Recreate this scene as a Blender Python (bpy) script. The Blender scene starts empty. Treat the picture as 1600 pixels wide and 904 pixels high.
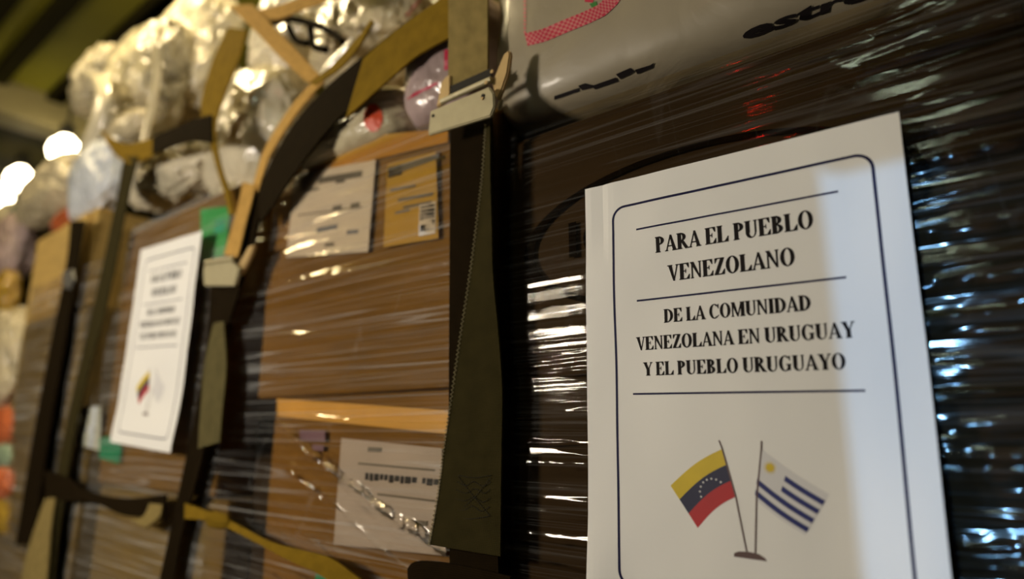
import bpy, bmesh, math, random
import numpy as np
from mathutils import Vector, noise
from mathutils.bvhtree import BVHTree

# ------------------------------------------------------------------ camera
SC = bpy.context.scene
COL = SC.collection
H = 1.15                       # camera height above the aisle floor
F, YAW, PITCH, ROLL, D = 991.0, 0.6693, 0.213, -0.0041, 0.3997
cy, sy, cp, sp = math.cos(YAW), math.sin(YAW), math.cos(PITCH), math.sin(PITCH)
FW = Vector((-sy*cp, cy*cp, sp)); R0 = Vector((cy, sy, 0)); U0 = R0.cross(FW)
RT = R0*math.cos(ROLL) + U0*math.sin(ROLL); UP = U0*math.cos(ROLL) - R0*math.sin(ROLL)
CAM = Vector((0, -D, H))
cam_d = bpy.data.cameras.new('camera'); cam = bpy.data.objects.new('camera', cam_d); COL.objects.link(cam)
from mathutils import Matrix
cam.matrix_world = Matrix(((RT.x, UP.x, -FW.x, CAM.x), (RT.y, UP.y, -FW.y, CAM.y), (RT.z, UP.z, -FW.z, CAM.z), (0, 0, 0, 1)))
cam_d.sensor_width = 36.0; cam_d.lens = F/1600*36; cam_d.clip_start = 0.02
SC.camera = cam
cam_d.dof.use_dof = True; cam_d.dof.aperture_fstop = 2.4; cam_d.dof.focus_distance = 0.455

def ray(px, py):
    return FW + RT*((px-800)/F) + UP*((452-py)/F)
def W(px, py, Y=0.0):          # a point of the pallet-row plane y = Y
    d = ray(px, py); return CAM + d*((D+Y)/d.y)
def WZ(px, py, z):             # a point of the level plane z = z
    d = ray(px, py); return CAM + d*((z-H)/d.z)

# ------------------------------------------------------------------ world, lights, exposure
world = bpy.data.worlds.new('world'); SC.world = world; world.use_nodes = True
wb = world.node_tree.nodes['Background']; wb.inputs[0].default_value = (1.0, 0.78, 0.45, 1); wb.inputs[1].default_value = 0.012
SC.view_settings.view_transform = 'Standard'; SC.view_settings.look = 'None'
SC.view_settings.gamma = 1; SC.view_settings.use_curve_mapping = False
SC.view_settings.exposure = 0.0
WARM = (1.0, 0.80, 0.45); SOFT = (1.0, 0.89, 0.74)
LAMPS = [  # x, y, z above camera, watts, colour : lamps hung from the ceiling over the aisle and the pallets
    (-0.98, -1.02, 0.30, 45, SOFT),
    (-2.45, -0.9, 1.32, 20, WARM),
    (-1.45, -0.10, 1.30, 28, WARM),
    (-0.45, 0.30, 1.30, 20, WARM),
    (-0.12, -1.55, 1.10, 4, (0.82, 1.0, 0.80)),
]
def light(name, kind, loc, energy, color, size):
    l = bpy.data.lights.new(name, kind); l.energy = energy; l.color = color
    l.shadow_soft_size = size
    o = bpy.data.objects.new(name, l); COL.objects.link(o); o.location = loc
    return o
# the cool floodlight out beyond the added blocker wall's opening
light('floodlight_beam', 'POINT', (-0.42, -6.0, H+1.0), 520, (0.26, 0.56, 1.0), 0.012)

# ------------------------------------------------------------------ materials
def mat(name):
    m = bpy.data.materials.new(name); m.use_nodes = True
    nt = m.node_tree; b = nt.nodes['Principled BSDF']
    return m, nt, b
def N(nt, t, **kw):
    n = nt.nodes.new(t)
    for k, v in kw.items(): setattr(n, k, v)
    return n
def plain(name, col, rough=0.6, metal=0.0, var=0.12, scale=30, bump=0.0, spec=0.5):
    m, nt, b = mat(name)
    tc = N(nt, 'ShaderNodeTexCoord'); nz = N(nt, 'ShaderNodeTexNoise'); nz.inputs['Scale'].default_value = scale; nz.inputs['Detail'].default_value = 5
    nt.links.new(tc.outputs['Object'], nz.inputs['Vector'])
    mx = N(nt, 'ShaderNodeMixRGB'); mx.inputs[1].default_value = tuple(c*(1-var) for c in col)+(1,); mx.inputs[2].default_value = tuple(min(1, c*(1+var)) for c in col)+(1,)
    nt.links.new(nz.outputs['Fac'], mx.inputs[0]); nt.links.new(mx.outputs[0], b.inputs['Base Color'])
    b.inputs['Roughness'].default_value = rough; b.inputs['Metallic'].default_value = metal
    b.inputs['Specular IOR Level'].default_value = spec
    if bump:
        bp = N(nt, 'ShaderNodeBump'); bp.inputs['Strength'].default_value = bump; bp.inputs['Distance'].default_value = 0.002
        nt.links.new(nz.outputs['Fac'], bp.inputs['Height']); nt.links.new(bp.outputs[0], b.inputs['Normal'])
    return m
def cardboard(name, col):
    m, nt, b = mat(name)
    tc = N(nt, 'ShaderNodeTexCoord')
    mp = N(nt, 'ShaderNodeMapping'); mp.inputs['Scale'].default_value = (6, 6, 60); nt.links.new(tc.outputs['Object'], mp.inputs[0])
    nz = N(nt, 'ShaderNodeTexNoise'); nz.inputs['Scale'].default_value = 2.5; nz.inputs['Detail'].default_value = 6; nt.links.new(mp.outputs[0], nz.inputs['Vector'])
    n2 = N(nt, 'ShaderNodeTexNoise'); n2.inputs['Scale'].default_value = 5; nt.links.new(tc.outputs['Object'], n2.inputs['Vector'])
    ad = N(nt, 'ShaderNodeMath', operation='ADD'); nt.links.new(nz.outputs['Fac'], ad.inputs[0]); nt.links.new(n2.outputs['Fac'], ad.inputs[1])
    cr = N(nt, 'ShaderNodeValToRGB'); cr.color_ramp.elements[0].position = .35; cr.color_ramp.elements[1].position = .75
    cr.color_ramp.elements[0].color = tuple(c*.72 for c in col)+(1,); cr.color_ramp.elements[1].color = tuple(c*1.2 for c in col)+(1,)
    hf = N(nt, 'ShaderNodeMath', operation='MULTIPLY'); hf.inputs[1].default_value = .5; nt.links.new(ad.outputs[0], hf.inputs[0])
    nt.links.new(hf.outputs[0], cr.inputs[0]); nt.links.new(cr.outputs[0], b.inputs['Base Color'])
    b.inputs['Roughness'].default_value = 0.75; b.inputs['Specular IOR Level'].default_value = .25
    bp = N(nt, 'ShaderNodeBump'); bp.inputs['Strength'].default_value = .25; bp.inputs['Distance'].default_value = .001
    nt.links.new(nz.outputs['Fac'], bp.inputs['Height']); nt.links.new(bp.outputs[0], b.inputs['Normal'])
    return m
def film_mat(name, milk=0.05, gloss=0.16, rough=0.11, seed=0.0, tint=(.93, .9, .82), crease=.14, base=0.0):
    m = bpy.data.materials.new(name); m.use_nodes = True; nt = m.node_tree
    for n in list(nt.nodes): nt.nodes.remove(n)
    out = N(nt, 'ShaderNodeOutputMaterial')
    tc = N(nt, 'ShaderNodeTexCoord'); mp = N(nt, 'ShaderNodeMapping'); mp.inputs['Scale'].default_value = (4, 4, 190)
    mp.inputs['Location'].default_value = (seed, 0, seed); mp.inputs['Rotation'].default_value = (0, -.03, 0)
    nt.links.new(tc.outputs['Object'], mp.inputs[0])
    nz = N(nt, 'ShaderNodeTexNoise'); nz.inputs['Scale'].default_value = 1.0; nz.inputs['Detail'].default_value = 4; nz.inputs['Distortion'].default_value = .3
    nt.links.new(mp.outputs[0], nz.inputs['Vector'])
    bp = N(nt, 'ShaderNodeBump'); bp.inputs['Strength'].default_value = .22; bp.inputs['Distance'].default_value = .001
    nt.links.new(nz.outputs['Fac'], bp.inputs['Height'])
    tr = N(nt, 'ShaderNodeBsdfTransparent'); tr.inputs[0].default_value = tint+(1,)
    gl = N(nt, 'ShaderNodeBsdfGlossy'); gl.inputs['Roughness'].default_value = rough; gl.inputs['Color'].default_value = (1, .96, .86, 1)
    nt.links.new(bp.outputs[0], gl.inputs['Normal'])
    fr = N(nt, 'ShaderNodeFresnel'); fr.inputs['IOR'].default_value = 1.4; nt.links.new(bp.outputs[0], fr.inputs['Normal'])
    fa = N(nt, 'ShaderNodeMath', operation='ADD'); fa.inputs[1].default_value = gloss-.04; fa.use_clamp = True; nt.links.new(fr.outputs[0], fa.inputs[0])
    m1 = N(nt, 'ShaderNodeMixShader'); nt.links.new(fa.outputs[0], m1.inputs[0]); nt.links.new(tr.outputs[0], m1.inputs[1]); nt.links.new(gl.outputs[0], m1.inputs[2])
    df = N(nt, 'ShaderNodeBsdfDiffuse'); df.inputs[0].default_value = (.8, .8, .78, 1); nt.links.new(bp.outputs[0], df.inputs['Normal'])
    cr = N(nt, 'ShaderNodeValToRGB'); cr.color_ramp.elements[0].position = .5; cr.color_ramp.elements[1].position = .8
    cr.color_ramp.elements[0].color = (milk*.25,)*3+(1,); cr.color_ramp.elements[1].color = (milk*5,)*3+(1,)
    nt.links.new(nz.outputs['Fac'], cr.inputs[0])
    tot = cr.outputs[0]
    for sc, rot, wd, am in (((.9, 2, 60), -.05, .014, crease), ((1.0, 2, 105), .035, .020, crease*.8), ((1.2, 2, 170), -.015, .02, crease*.5), ((30, 2, 5), .45, .005, crease*.3)):
        mq = N(nt, 'ShaderNodeMapping'); mq.inputs['Scale'].default_value = sc; mq.inputs['Rotation'].default_value = (0, rot, 0); mq.inputs['Location'].default_value = (seed*2, seed, seed*3)
        nt.links.new(tc.outputs['Object'], mq.inputs[0])
        nn = N(nt, 'ShaderNodeTexNoise'); nn.inputs['Scale'].default_value = 1; nn.inputs['Detail'].default_value = .6; nt.links.new(mq.outputs[0], nn.inputs['Vector'])
        sb = N(nt, 'ShaderNodeMath', operation='SUBTRACT'); sb.inputs[1].default_value = .5; nt.links.new(nn.outputs['Fac'], sb.inputs[0])
        ab = N(nt, 'ShaderNodeMath', operation='ABSOLUTE'); nt.links.new(sb.outputs[0], ab.inputs[0])
        mr = N(nt, 'ShaderNodeMapRange'); mr.inputs['From Min'].default_value = wd; mr.inputs['From Max'].default_value = wd*.2; mr.inputs['To Min'].default_value = 0; mr.inputs['To Max'].default_value = am
        nt.links.new(ab.outputs[0], mr.inputs['Value'])
        ad = N(nt, 'ShaderNodeMath', operation='ADD'); nt.links.new(tot, ad.inputs[0]); nt.links.new(mr.outputs[0], ad.inputs[1]); tot = ad.outputs[0]
    if base:
        ad = N(nt, 'ShaderNodeMath', operation='ADD'); ad.inputs[1].default_value = base; nt.links.new(tot, ad.inputs[0]); tot = ad.outputs[0]
    m2 = N(nt, 'ShaderNodeMixShader'); nt.links.new(tot, m2.inputs[0]); nt.links.new(m1.outputs[0], m2.inputs[1]); nt.links.new(df.outputs[0], m2.inputs[2])
    nt.links.new(m2.outputs[0], out.inputs['Surface'])
    return m
def bag_mat(name, col, rough=.22, trans=.35, alpha=1.0, scale=35, coat=.4):
    m, nt, b = mat(name)
    tc = N(nt, 'ShaderNodeTexCoord')
    nz = N(nt, 'ShaderNodeTexNoise'); nz.inputs['Scale'].default_value = scale; nz.inputs['Detail'].default_value = 4; nz.inputs['Distortion'].default_value = 1.2
    nt.links.new(tc.outputs['Object'], nz.inputs['Vector'])
    bp = N(nt, 'ShaderNodeBump'); bp.inputs['Strength'].default_value = .35; bp.inputs['Distance'].default_value = .006
    nt.links.new(nz.outputs['Fac'], bp.inputs['Height']); nt.links.new(bp.outputs[0], b.inputs['Normal'])
    n2 = N(nt, 'ShaderNodeTexNoise'); n2.inputs['Scale'].default_value = scale*.35; n2.inputs['Detail'].default_value = 3; nt.links.new(tc.outputs['Object'], n2.inputs['Vector'])
    cr = N(nt, 'ShaderNodeValToRGB'); cr.color_ramp.elements[0].position = .36; cr.color_ramp.elements[1].position = .55
    cr.color_ramp.elements[0].color = tuple(c*(1-trans) for c in col)+(1,); cr.color_ramp.elements[1].color = col+(1,)
    nt.links.new(n2.outputs['Fac'], cr.inputs[0]); nt.links.new(cr.outputs[0], b.inputs['Base Color'])
    b.inputs['Roughness'].default_value = rough; b.inputs['Coat Weight'].default_value = coat; b.inputs['Coat Roughness'].default_value = .1
    b.inputs['Alpha'].default_value = alpha
    return m
def webbing(name, col, rough=.8):
    m, nt, b = mat(name)
    uvn = N(nt, 'ShaderNodeUVMap')
    mp = N(nt, 'ShaderNodeMapping'); nt.links.new(uvn.outputs[0], mp.inputs[0])
    w1 = N(nt, 'ShaderNodeTexWave', wave_type='BANDS', bands_direction='Y'); w1.inputs['Scale'].default_value = 260; w1.inputs['Distortion'].default_value = .6
    w2 = N(nt, 'ShaderNodeTexWave', wave_type='BANDS', bands_direction='X'); w2.inputs['Scale'].default_value = 190; w2.inputs['Distortion'].default_value = .6
    nt.links.new(mp.outputs[0], w1.inputs[0]); nt.links.new(mp.outputs[0], w2.inputs[0])
    mu = N(nt, 'ShaderNodeMath', operation='MULTIPLY'); nt.links.new(w1.outputs['Fac'], mu.inputs[0]); nt.links.new(w2.outputs['Fac'], mu.inputs[1])
    nz = N(nt, 'ShaderNodeTexNoise'); nz.inputs['Scale'].default_value = 60; nz.inputs['Detail'].default_value = 5; nt.links.new(mp.outputs[0], nz.inputs[0])
    ad = N(nt, 'ShaderNodeMath', operation='ADD'); nt.links.new(mu.outputs[0], ad.inputs[0]); nt.links.new(nz.outputs['Fac'], ad.inputs[1])
    cr = N(nt, 'ShaderNodeValToRGB'); cr.color_ramp.elements[0].position = .25; cr.color_ramp.elements[1].position = 1.1 if False else 1.0
    cr.color_ramp.elements[0].color = tuple(c*.62 for c in col)+(1,); cr.color_ramp.elements[1].color = tuple(c*1.35 for c in col)+(1,)
    nt.links.new(ad.outputs[0], cr.inputs[0]); nt.links.new(cr.outputs[0], b.inputs['Base Color'])
    bp = N(nt, 'ShaderNodeBump'); bp.inputs['Strength'].default_value = .5; bp.inputs['Distance'].default_value = .0006
    nt.links.new(mu.outputs[0], bp.inputs['Height']); nt.links.new(bp.outputs[0], b.inputs['Normal'])
    b.inputs['Roughness'].default_value = .95; b.inputs['Specular IOR Level'].default_value = .04
    return m
def emit(name, col, s):
    m = bpy.data.materials.new(name); m.use_nodes = True; nt = m.node_tree
    for n in list(nt.nodes): nt.nodes.remove(n)
    o = N(nt, 'ShaderNodeOutputMaterial'); e = N(nt, 'ShaderNodeEmission'); e.inputs[0].default_value = col+(1,); e.inputs[1].default_value = s
    nt.links.new(e.outputs[0], o.inputs[0]); return m

M = {}
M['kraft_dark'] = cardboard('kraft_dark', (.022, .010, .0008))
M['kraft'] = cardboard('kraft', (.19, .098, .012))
M['kraft_warm'] = cardboard('kraft_warm', (.21, .108, .015))
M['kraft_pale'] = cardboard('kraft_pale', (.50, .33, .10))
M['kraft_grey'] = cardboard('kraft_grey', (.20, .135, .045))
M['tape'] = plain('tape', (.60, .36, .08), .3, var=.15, scale=20)
M['tape_amber'] = plain('tape_amber', (.42, .22, .03), .3, var=.2, scale=20)
M['paper'] = plain('paper', (.80, .79, .77), .65, var=.02, scale=8)
M['paper_old'] = plain('paper_old', (.52, .48, .45), .6, var=.12, scale=25)
M['paper_lilac'] = plain('paper_lilac', (.40, .36, .37), .6, var=.1, scale=25)
M['ink'] = plain('ink', (.010, .007, .007), .7, var=.1, spec=.15)
M['ink_print'] = plain('ink_print', (.0035, .002, .001), .9, var=.2, spec=.02)
M['ink_grey'] = plain('ink_grey', (.10, .09, .08), .6, var=.3)
M['navy'] = plain('navy', (.006, .006, .045), .6, var=.1, spec=.15)
M['flag_yellow'] = plain('flag_yellow', (.62, .45, .02), .6, var=.15, scale=60)
M['flag_blue'] = plain('flag_blue', (.012, .014, .05), .6, var=.1)
M['flag_red'] = plain('flag_red', (.42, .015, .02), .6, var=.15, scale=60)
M['flag_white'] = plain('flag_white', (.66, .65, .66), .6, var=.05)
M['flag_stripe'] = plain('flag_stripe', (.012, .02, .14), .6, var=.1)
M['pole_brown'] = plain('pole_brown', (.10, .055, .05), .5, var=.2)
M['yellow_label'] = plain('yellow_label', (.38, .23, .0), .5, var=.1)
M['green'] = plain('green', (.03, .33, .10), .5, var=.15)
M['teal'] = plain('teal', (.0, .24, .13), .5, var=.1)
M['orange_red'] = plain('orange_red', (.62, .06, .01), .5, var=.1)
M['violet'] = plain('violet', (.16, .09, .16), .6, var=.2)
M['red_print'] = plain('red_print', (.45, .012, .05), .5, var=.15)
M['leaf_print'] = plain('leaf_print', (.03, .18, .03), .5)
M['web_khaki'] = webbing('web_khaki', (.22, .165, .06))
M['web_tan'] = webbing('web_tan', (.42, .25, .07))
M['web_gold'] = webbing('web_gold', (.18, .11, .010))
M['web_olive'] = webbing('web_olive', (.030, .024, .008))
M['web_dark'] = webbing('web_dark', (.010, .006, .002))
M['web_moss'] = webbing('web_moss', (.095, .080, .034))
M['thread'] = plain('thread', (.26, .22, .11), .8, var=.2, scale=200)
M['thread_dark'] = plain('thread_dark', (.015, .012, .008), .9, var=.2, scale=200)
M['steel'] = plain('steel', (.40, .35, .21), .55, metal=.25, var=.12, scale=90, bump=.15)
M['brass'] = plain('brass', (.48, .33, .14), .5, metal=.3, var=.12, scale=60)
M['dark_metal'] = plain('dark_metal', (.03, .028, .02), .5, metal=.5)
M['alu'] = plain('alu', (.35, .34, .32), .4, metal=.8, scale=12, bump=.1)
M['ceiling'] = plain('ceiling', (.16, .148, .014), .8, var=.25, scale=3, spec=.1)
M['rib'] = plain('rib', (.014, .012, .003), .9, spec=.03)
M['beam'] = plain('beam', (.16, .135, .055), .7)
M['wall'] = plain('wall', (.03, .024, .012), .7, scale=3)
M['floor'] = plain('floor', (.06, .055, .045), .6, scale=4, bump=.2)
M['bag_white'] = bag_mat('bag_white', (.70, .63, .46), trans=.35)
M['bag_clear'] = bag_mat('bag_clear', (.55, .49, .34), rough=.16, trans=.65, scale=28)
M['bag_blue'] = bag_mat('bag_blue', (.66, .70, .76), trans=.2)
M['bag_pink'] = bag_mat('bag_pink', (.48, .36, .34), trans=.35)
M['bag_sugar'] = bag_mat('bag_sugar', (.29, .245, .165), rough=.5, trans=.06, scale=14, coat=.08)
M['bag_cream'] = bag_mat('bag_cream', (.58, .50, .33), trans=.2)
M['bag_orange'] = bag_mat('bag_orange', (.55, .14, .05), trans=.35)
M['bag_green'] = bag_mat('bag_green', (.25, .33, .22), trans=.3)
M['bag_yellow'] = bag_mat('bag_yellow', (.40, .25, .03), trans=.3)
M['film_a'] = film_mat('film_a', .003, .03, .06, 0.0, crease=.032, tint=(.96, .86, .66))
M['film_b'] = film_mat('film_b', .012, .065, .11, 3.1, crease=.14, tint=(.95, .88, .74))
M['film_c'] = film_mat('film_c', .05, .035, .12, 7.7, tint=(.93, .90, .76))

# ------------------------------------------------------------------ object helpers
def link(name, me, m=None, parent=None, smooth=False):
    o = bpy.data.objects.new(name, me); COL.objects.link(o)
    if m is not None:
        me.materials.clear(); me.materials.append(M[m] if isinstance(m, str) else m)
    if parent: o.parent = parent
    if smooth:
        for p in me.polygons: p.use_smooth = True
    return o
def tag(o, label, cat, group=None, kind=None):
    o['label'] = label; o['category'] = cat
    if group: o['group'] = group
    if kind: o['kind'] = kind
    return o
def structure(o): o['kind'] = 'structure'; return o
def empty(name, loc, label, cat, group=None):
    o = bpy.data.objects.new(name, None); COL.objects.link(o); o.location = loc; o.empty_display_size = .02
    bpy.context.view_layer.update()
    return tag(o, label, cat, group)
def keep(o, parent):           # parent a mesh made in world coordinates
    o.parent = parent; o.matrix_parent_inverse = Matrix.Translation(-Vector(parent.location)); return o
def mesh(verts, faces):
    me = bpy.data.meshes.new('m'); me.from_pydata([tuple(v) for v in verts], [], faces); me.update(); return me
def box_mesh(x0, x1, y0, y1, z0, z1, bev=0.004, seg=2, sag=0.0, cuts=0, seed=0):
    bm = bmesh.new(); bmesh.ops.create_cube(bm, size=1)
    for v in bm.verts:
        v.co = Vector((x0+(v.co.x+.5)*(x1-x0), y0+(v.co.y+.5)*(y1-y0), z0+(v.co.z+.5)*(z1-z0)))
    if bev: bmesh.ops.bevel(bm, geom=list(bm.edges), offset=bev, segments=seg, affect='EDGES', profile=.6)
    if cuts:
        bmesh.ops.subdivide_edges(bm, edges=[e for e in bm.edges if e.calc_length() > .05], cuts=cuts, use_grid_fill=True)
        for v in bm.verts:
            v.co.y += sag*noise.noise(Vector((v.co.x*7+seed, v.co.z*7, v.co.y*5)))
            v.co.z += sag*.4*noise.noise(Vector((v.co.x*6, v.co.y*6+seed, 3)))
    me = bpy.data.meshes.new('box'); bm.to_mesh(me); bm.free(); return me
def poly_plate(pts, normal, thick):     # convex outline extruded along normal
    n = len(pts); nv = Vector(normal)*thick
    vs = [Vector(p) for p in pts]+[Vector(p)+nv for p in pts]
    fs = [tuple(range(n)), tuple(range(2*n-1, n-1, -1))]+[(i, n+i, n+(i+1) % n, (i+1) % n) for i in range(n)]
    me = mesh(vs, fs); bm = bmesh.new(); bm.from_mesh(me); bmesh.ops.recalc_face_normals(bm, faces=bm.faces)
    bmesh.ops.bevel(bm, geom=list(bm.edges), offset=thick*.25, segments=2, affect='EDGES'); bm.to_mesh(me); bm.free(); return me
def spline(pts, n):
    pts = [Vector(p) for p in pts]; out = []; k = len(pts)-1
    for i in range(n+1):
        t = i/n*k; j = min(int(t), k-1); f = t-j
        p0 = pts[max(j-1, 0)]; p1 = pts[j]; p2 = pts[j+1]; p3 = pts[min(j+2, k)]
        out.append(.5*((2*p1)+(p2-p0)*f+(2*p0-5*p1+4*p2-p3)*f*f+(3*p1-p0-3*p2+p3)*f**3))
    return out
def ribbon_mesh(A, B, thick=.0022, n=48, cross=6, bow=0.0):
    A = spline(A, n); B = spline(B, n); C = cross
    vs = []; uv = []; L = 0
    for i in range(n+1):
        if i: L += ((A[i]+B[i])*.5-(A[i-1]+B[i-1])*.5).length
        t = (A[min(i+1, n)]+B[min(i+1, n)]-A[max(i-1, 0)]-B[max(i-1, 0)])
        wv = B[i]-A[i]; nv = wv.cross(t)
        if nv.length < 1e-9: nv = Vector((0, -1, 0))
        nv.normalize()
        if nv.y > 0: nv = -nv
        for s in (0, 1):
            for j in range(C+1):
                q = j/C; p = A[i].lerp(B[i], q)+nv*((thick if s else 0)+bow*math.sin(math.pi*q))
                vs.append(p); uv.append((q*wv.length, L))
    row = 2*(C+1); fs = []
    for i in range(n):
        a = i*row; b = a+row
        for j in range(C):
            fs.append((a+j, b+j, b+j+1, a+j+1)); k = C+1
            fs.append((a+k+j, a+k+j+1, b+k+j+1, b+k+j))
        fs.append((a, a+C+1, b+C+1, b)); fs.append((a+C, b+C, b+2*C+1, a+2*C+1))
    for a in (0, n*row):
        for j in range(C): fs.append((a+j, a+j+1, a+C+2+j, a+C+1+j))
    me = mesh(vs, fs); ul = me.uv_layers.new(name='UVMap')
    for lp in me.loops: ul.data[lp.index].uv = uv[lp.vertex_index]
    bm = bmesh.new(); bm.from_mesh(me); bmesh.ops.recalc_face_normals(bm, faces=bm.faces); bm.to_mesh(me); bm.free()
    for p in me.polygons: p.use_smooth = False
    return me
def px_ribbon(edge_a, edge_b, **kw):    # edges as (px, py, Y)
    return ribbon_mesh([W(*p) for p in edge_a], [W(*p) for p in edge_b], **kw)
def tube_mesh(pts, r, n=None, seg=8):
    pts = [Vector(p) for p in pts]
    if n: pts = spline(pts, n)
    vs = []; fs = []
    for i, p in enumerate(pts):
        t = (pts[min(i+1, len(pts)-1)]-pts[max(i-1, 0)]).normalized()
        a = t.cross(Vector((.3, .5, .8))).normalized(); b = t.cross(a)
        for k in range(seg):
            an = 2*math.pi*k/seg; vs.append(p+(a*math.cos(an)+b*math.sin(an))*r)
    for i in range(len(pts)-1):
        for k in range(seg):
            fs.append((i*seg+k, i*seg+(k+1) % seg, (i+1)*seg+(k+1) % seg, (i+1)*seg+k))
    fs.append(tuple(range(seg))); e = (len(pts)-1)*seg; fs.append(tuple(range(e+seg-1, e-1, -1)))
    return mesh(vs, fs)
def bag_mesh(c, r, seed=0, amp=.12, power=2.6, sub=6, crease=.6, pinch=0.0, freq=1.0, tilt=0.0):
    bm = bmesh.new(); bmesh.ops.create_icosphere(bm, subdivisions=sub, radius=1)
    c = Vector(c); r = Vector(r); off = Vector((seed*3.17, seed*1.3, seed*7.7)); rm = min(r)
    for v in bm.verts:
        d = v.co.normalized()
        k = (abs(d.x)**power+abs(d.y)**power+abs(d.z)**power)**(-1/power)
        q = d*k
        nrm = d.copy()
        a = noise.noise(d*1.6*freq+off)*.9
        b = noise.noise(d*3.0*freq+off*.3)
        s = 1-abs(noise.noise(d*3.0*freq+off*1.7+Vector((a, a, b))))*2.2
        s2 = 1-abs(noise.noise(Vector((d.x*9, d.y*9, d.z*5))*freq+off*.6+Vector((0, a*2, b))))*2.2
        s3 = 1-abs(noise.noise(d*17*freq+off*.9+Vector((b*2, 0, a*3))))*2.2
        disp = amp*(a+crease*(s*.8+s2*.5+s3*.22))
        q = q*(1+disp)
        if pinch and d.z > .35: 
            f = 1-pinch*((d.z-.35)/.65)**1.2; q.x *= f; q.y *= f; q.z += .3*pinch*((d.z-.35)/.65)**3
        p = Vector((q.x*r.x, q.y*r.y, q.z*r.z))
        if tilt: p = Matrix.Rotation(tilt, 3, 'Y') @ p
        v.co = c+p
    me = bpy.data.meshes.new('bag'); bm.to_mesh(me); bm.free(); return me
def mpp(px, py, Y):            # metres per pixel at a pixel's point
    return (W(px, py, Y)-CAM).dot(FW)/F

# ------------------------------------------------------------------ the setting
PT = H-.32                     # pallet top
def sbox(name, *a, m='wall', bev=.01): return structure(link(name, box_mesh(*a, bev=bev), m))
sbox('floor', -9, 2.5, -7.5, 2.2, -.06, 0, m='floor', bev=0)
plat = sbox('trim_1', -6.5, 1.4, -.03, 1.6, 0, H-.365, m='alu')
sbox('wall_back', -9, 2.5, 2.0, 2.1, 0, 2.75)
sbox('wall_left', -9, -8.9, -1.9, 2.0, 0, 2.75)
# unseen wall added to block the blue light; its opening shapes the patch
wf = structure(link('blocker_wall', box_mesh(-9, -.180, -1.80, -1.74, 0, 2.75, bev=.01), 'wall'))
def spart(name, me, m, parent):
    o = link(name, me, m, parent); return o
spart('blocker_lintel', box_mesh(-.180, 1.3, -1.80, -1.74, H+.40, 2.75, bev=.01), 'wall', wf)
spart('blocker_panel', box_mesh(1.3, 2.5, -1.80, -1.74, 0, 2.75, bev=.01), 'wall', wf)
ZC = H+1.42
ceil = sbox('ceiling', -9, 2.5, -1.9, 2.2, ZC, ZC+.05, m='ceiling', bev=0)
for q in ((50, 60), (215, 30), (-60, 90), (420, -150)):
    y = WZ(q[0], q[1], ZC).y
    link('rib', box_mesh(-9, 2.5, y-.028, y+.028, ZC-.03, ZC+.01, bev=.008), 'rib', ceil)
xb = WZ(60, 155, ZC).x
link('beam', box_mesh(xb-.09, xb+.09, -1.75, 2.0, ZC-.14, ZC+.01, bev=.012), 'beam', ceil)
link('dark_ceiling_fill', box_mesh(-9, xb-.09, -1.75, 2.0, ZC-.05, ZC+.005, bev=.005), 'rib', ceil)  # added panel; the far ceiling's darkness is put into its colour
for k in (1, 2): link('beam', box_mesh(xb-.09-1.2*k, xb+.09-1.2*k, -1.75, 2.0, ZC-.14, ZC+.01, bev=.012), 'rib', ceil)

# ------------------------------------------------------------------ lamps
def lathe_mesh(c, prof, seg=20):
    vs = []; fs = []; c = Vector(c)
    for r, z in prof:
        for k in range(seg): a = 2*math.pi*k/seg; vs.append(c+Vector((r*math.cos(a), r*math.sin(a), z)))
    for i in range(len(prof)-1):
        for k in range(seg): fs.append((i*seg+k, i*seg+(k+1) % seg, (i+1)*seg+(k+1) % seg, (i+1)*seg+k))
    return mesh(vs, fs)
bulb_mats = {}
def hanging_lamp(p, watts, col, label, glow, R=.055, shade=True):
    t = empty('hanging_lamp', (p.x, p.y, p.z), label, 'lamp', 'lamps hung along the roof')
    key = (col, glow)
    if key not in bulb_mats: bulb_mats[key] = emit('bulb_glow', col, glow)
    keep(link('bulb', lathe_mesh(p, [(.001, -R), (R*.5, -R*.87), (R*.87, -R*.5), (R, 0), (R*.87, R*.5), (R*.5, R*.87), (.02, R*1.1)]), bulb_mats[key], smooth=True), t)
    keep(link('lamp_socket', lathe_mesh(p, [(.022, R*1.0), (.028, R*1.1), (.028, R*1.8), (.012, R*2.1)]), 'dark_metal'), t)
    if shade: keep(link('shade', lathe_mesh(p, [(R*1.9, R*.9), (R*1.5, R*1.3), (.03, R*1.75), (.03, R*1.8), (R*1.55, R*1.38), (R*1.94, R*.95), (R*1.9, R*.9)]), 'dark_metal'), t)
    keep(link('cord', tube_mesh([p+Vector((0, 0, R*2)), Vector((p.x, p.y, ZC))], .006), 'dark_metal'), t)
    if watts:
        l = light('lamp_light', 'POINT', (p.x, p.y, p.z-R-.02), watts, col, .09); keep(l, t)
    return t
names = ['low hung lamp in the aisle left behind the camera', 'warm lamp further along the aisle, left of the picture',
         'warm lamp above the bags behind the second strap', 'warm lamp above the nearest pallet', 'greenish white lamp behind the camera']
for (x, y, z, w, c), nm in zip(LAMPS, names):
    hanging_lamp(Vector((x, y, H+z)), w, c, nm, 20)
for (px, py, Y, nm) in ((101, 236, .38, 'glowing round lamp nearest of the three at far left'), (31, 280, .42, 'glowing round lamp second of the three at far left'), (0, 306, .46, 'glowing round lamp cut by the left picture edge')):
    p = W(px, py, Y)
    hanging_lamp(p, 0, (1.0, .84, .55), nm, 22, R=.06, shade=False)
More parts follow.
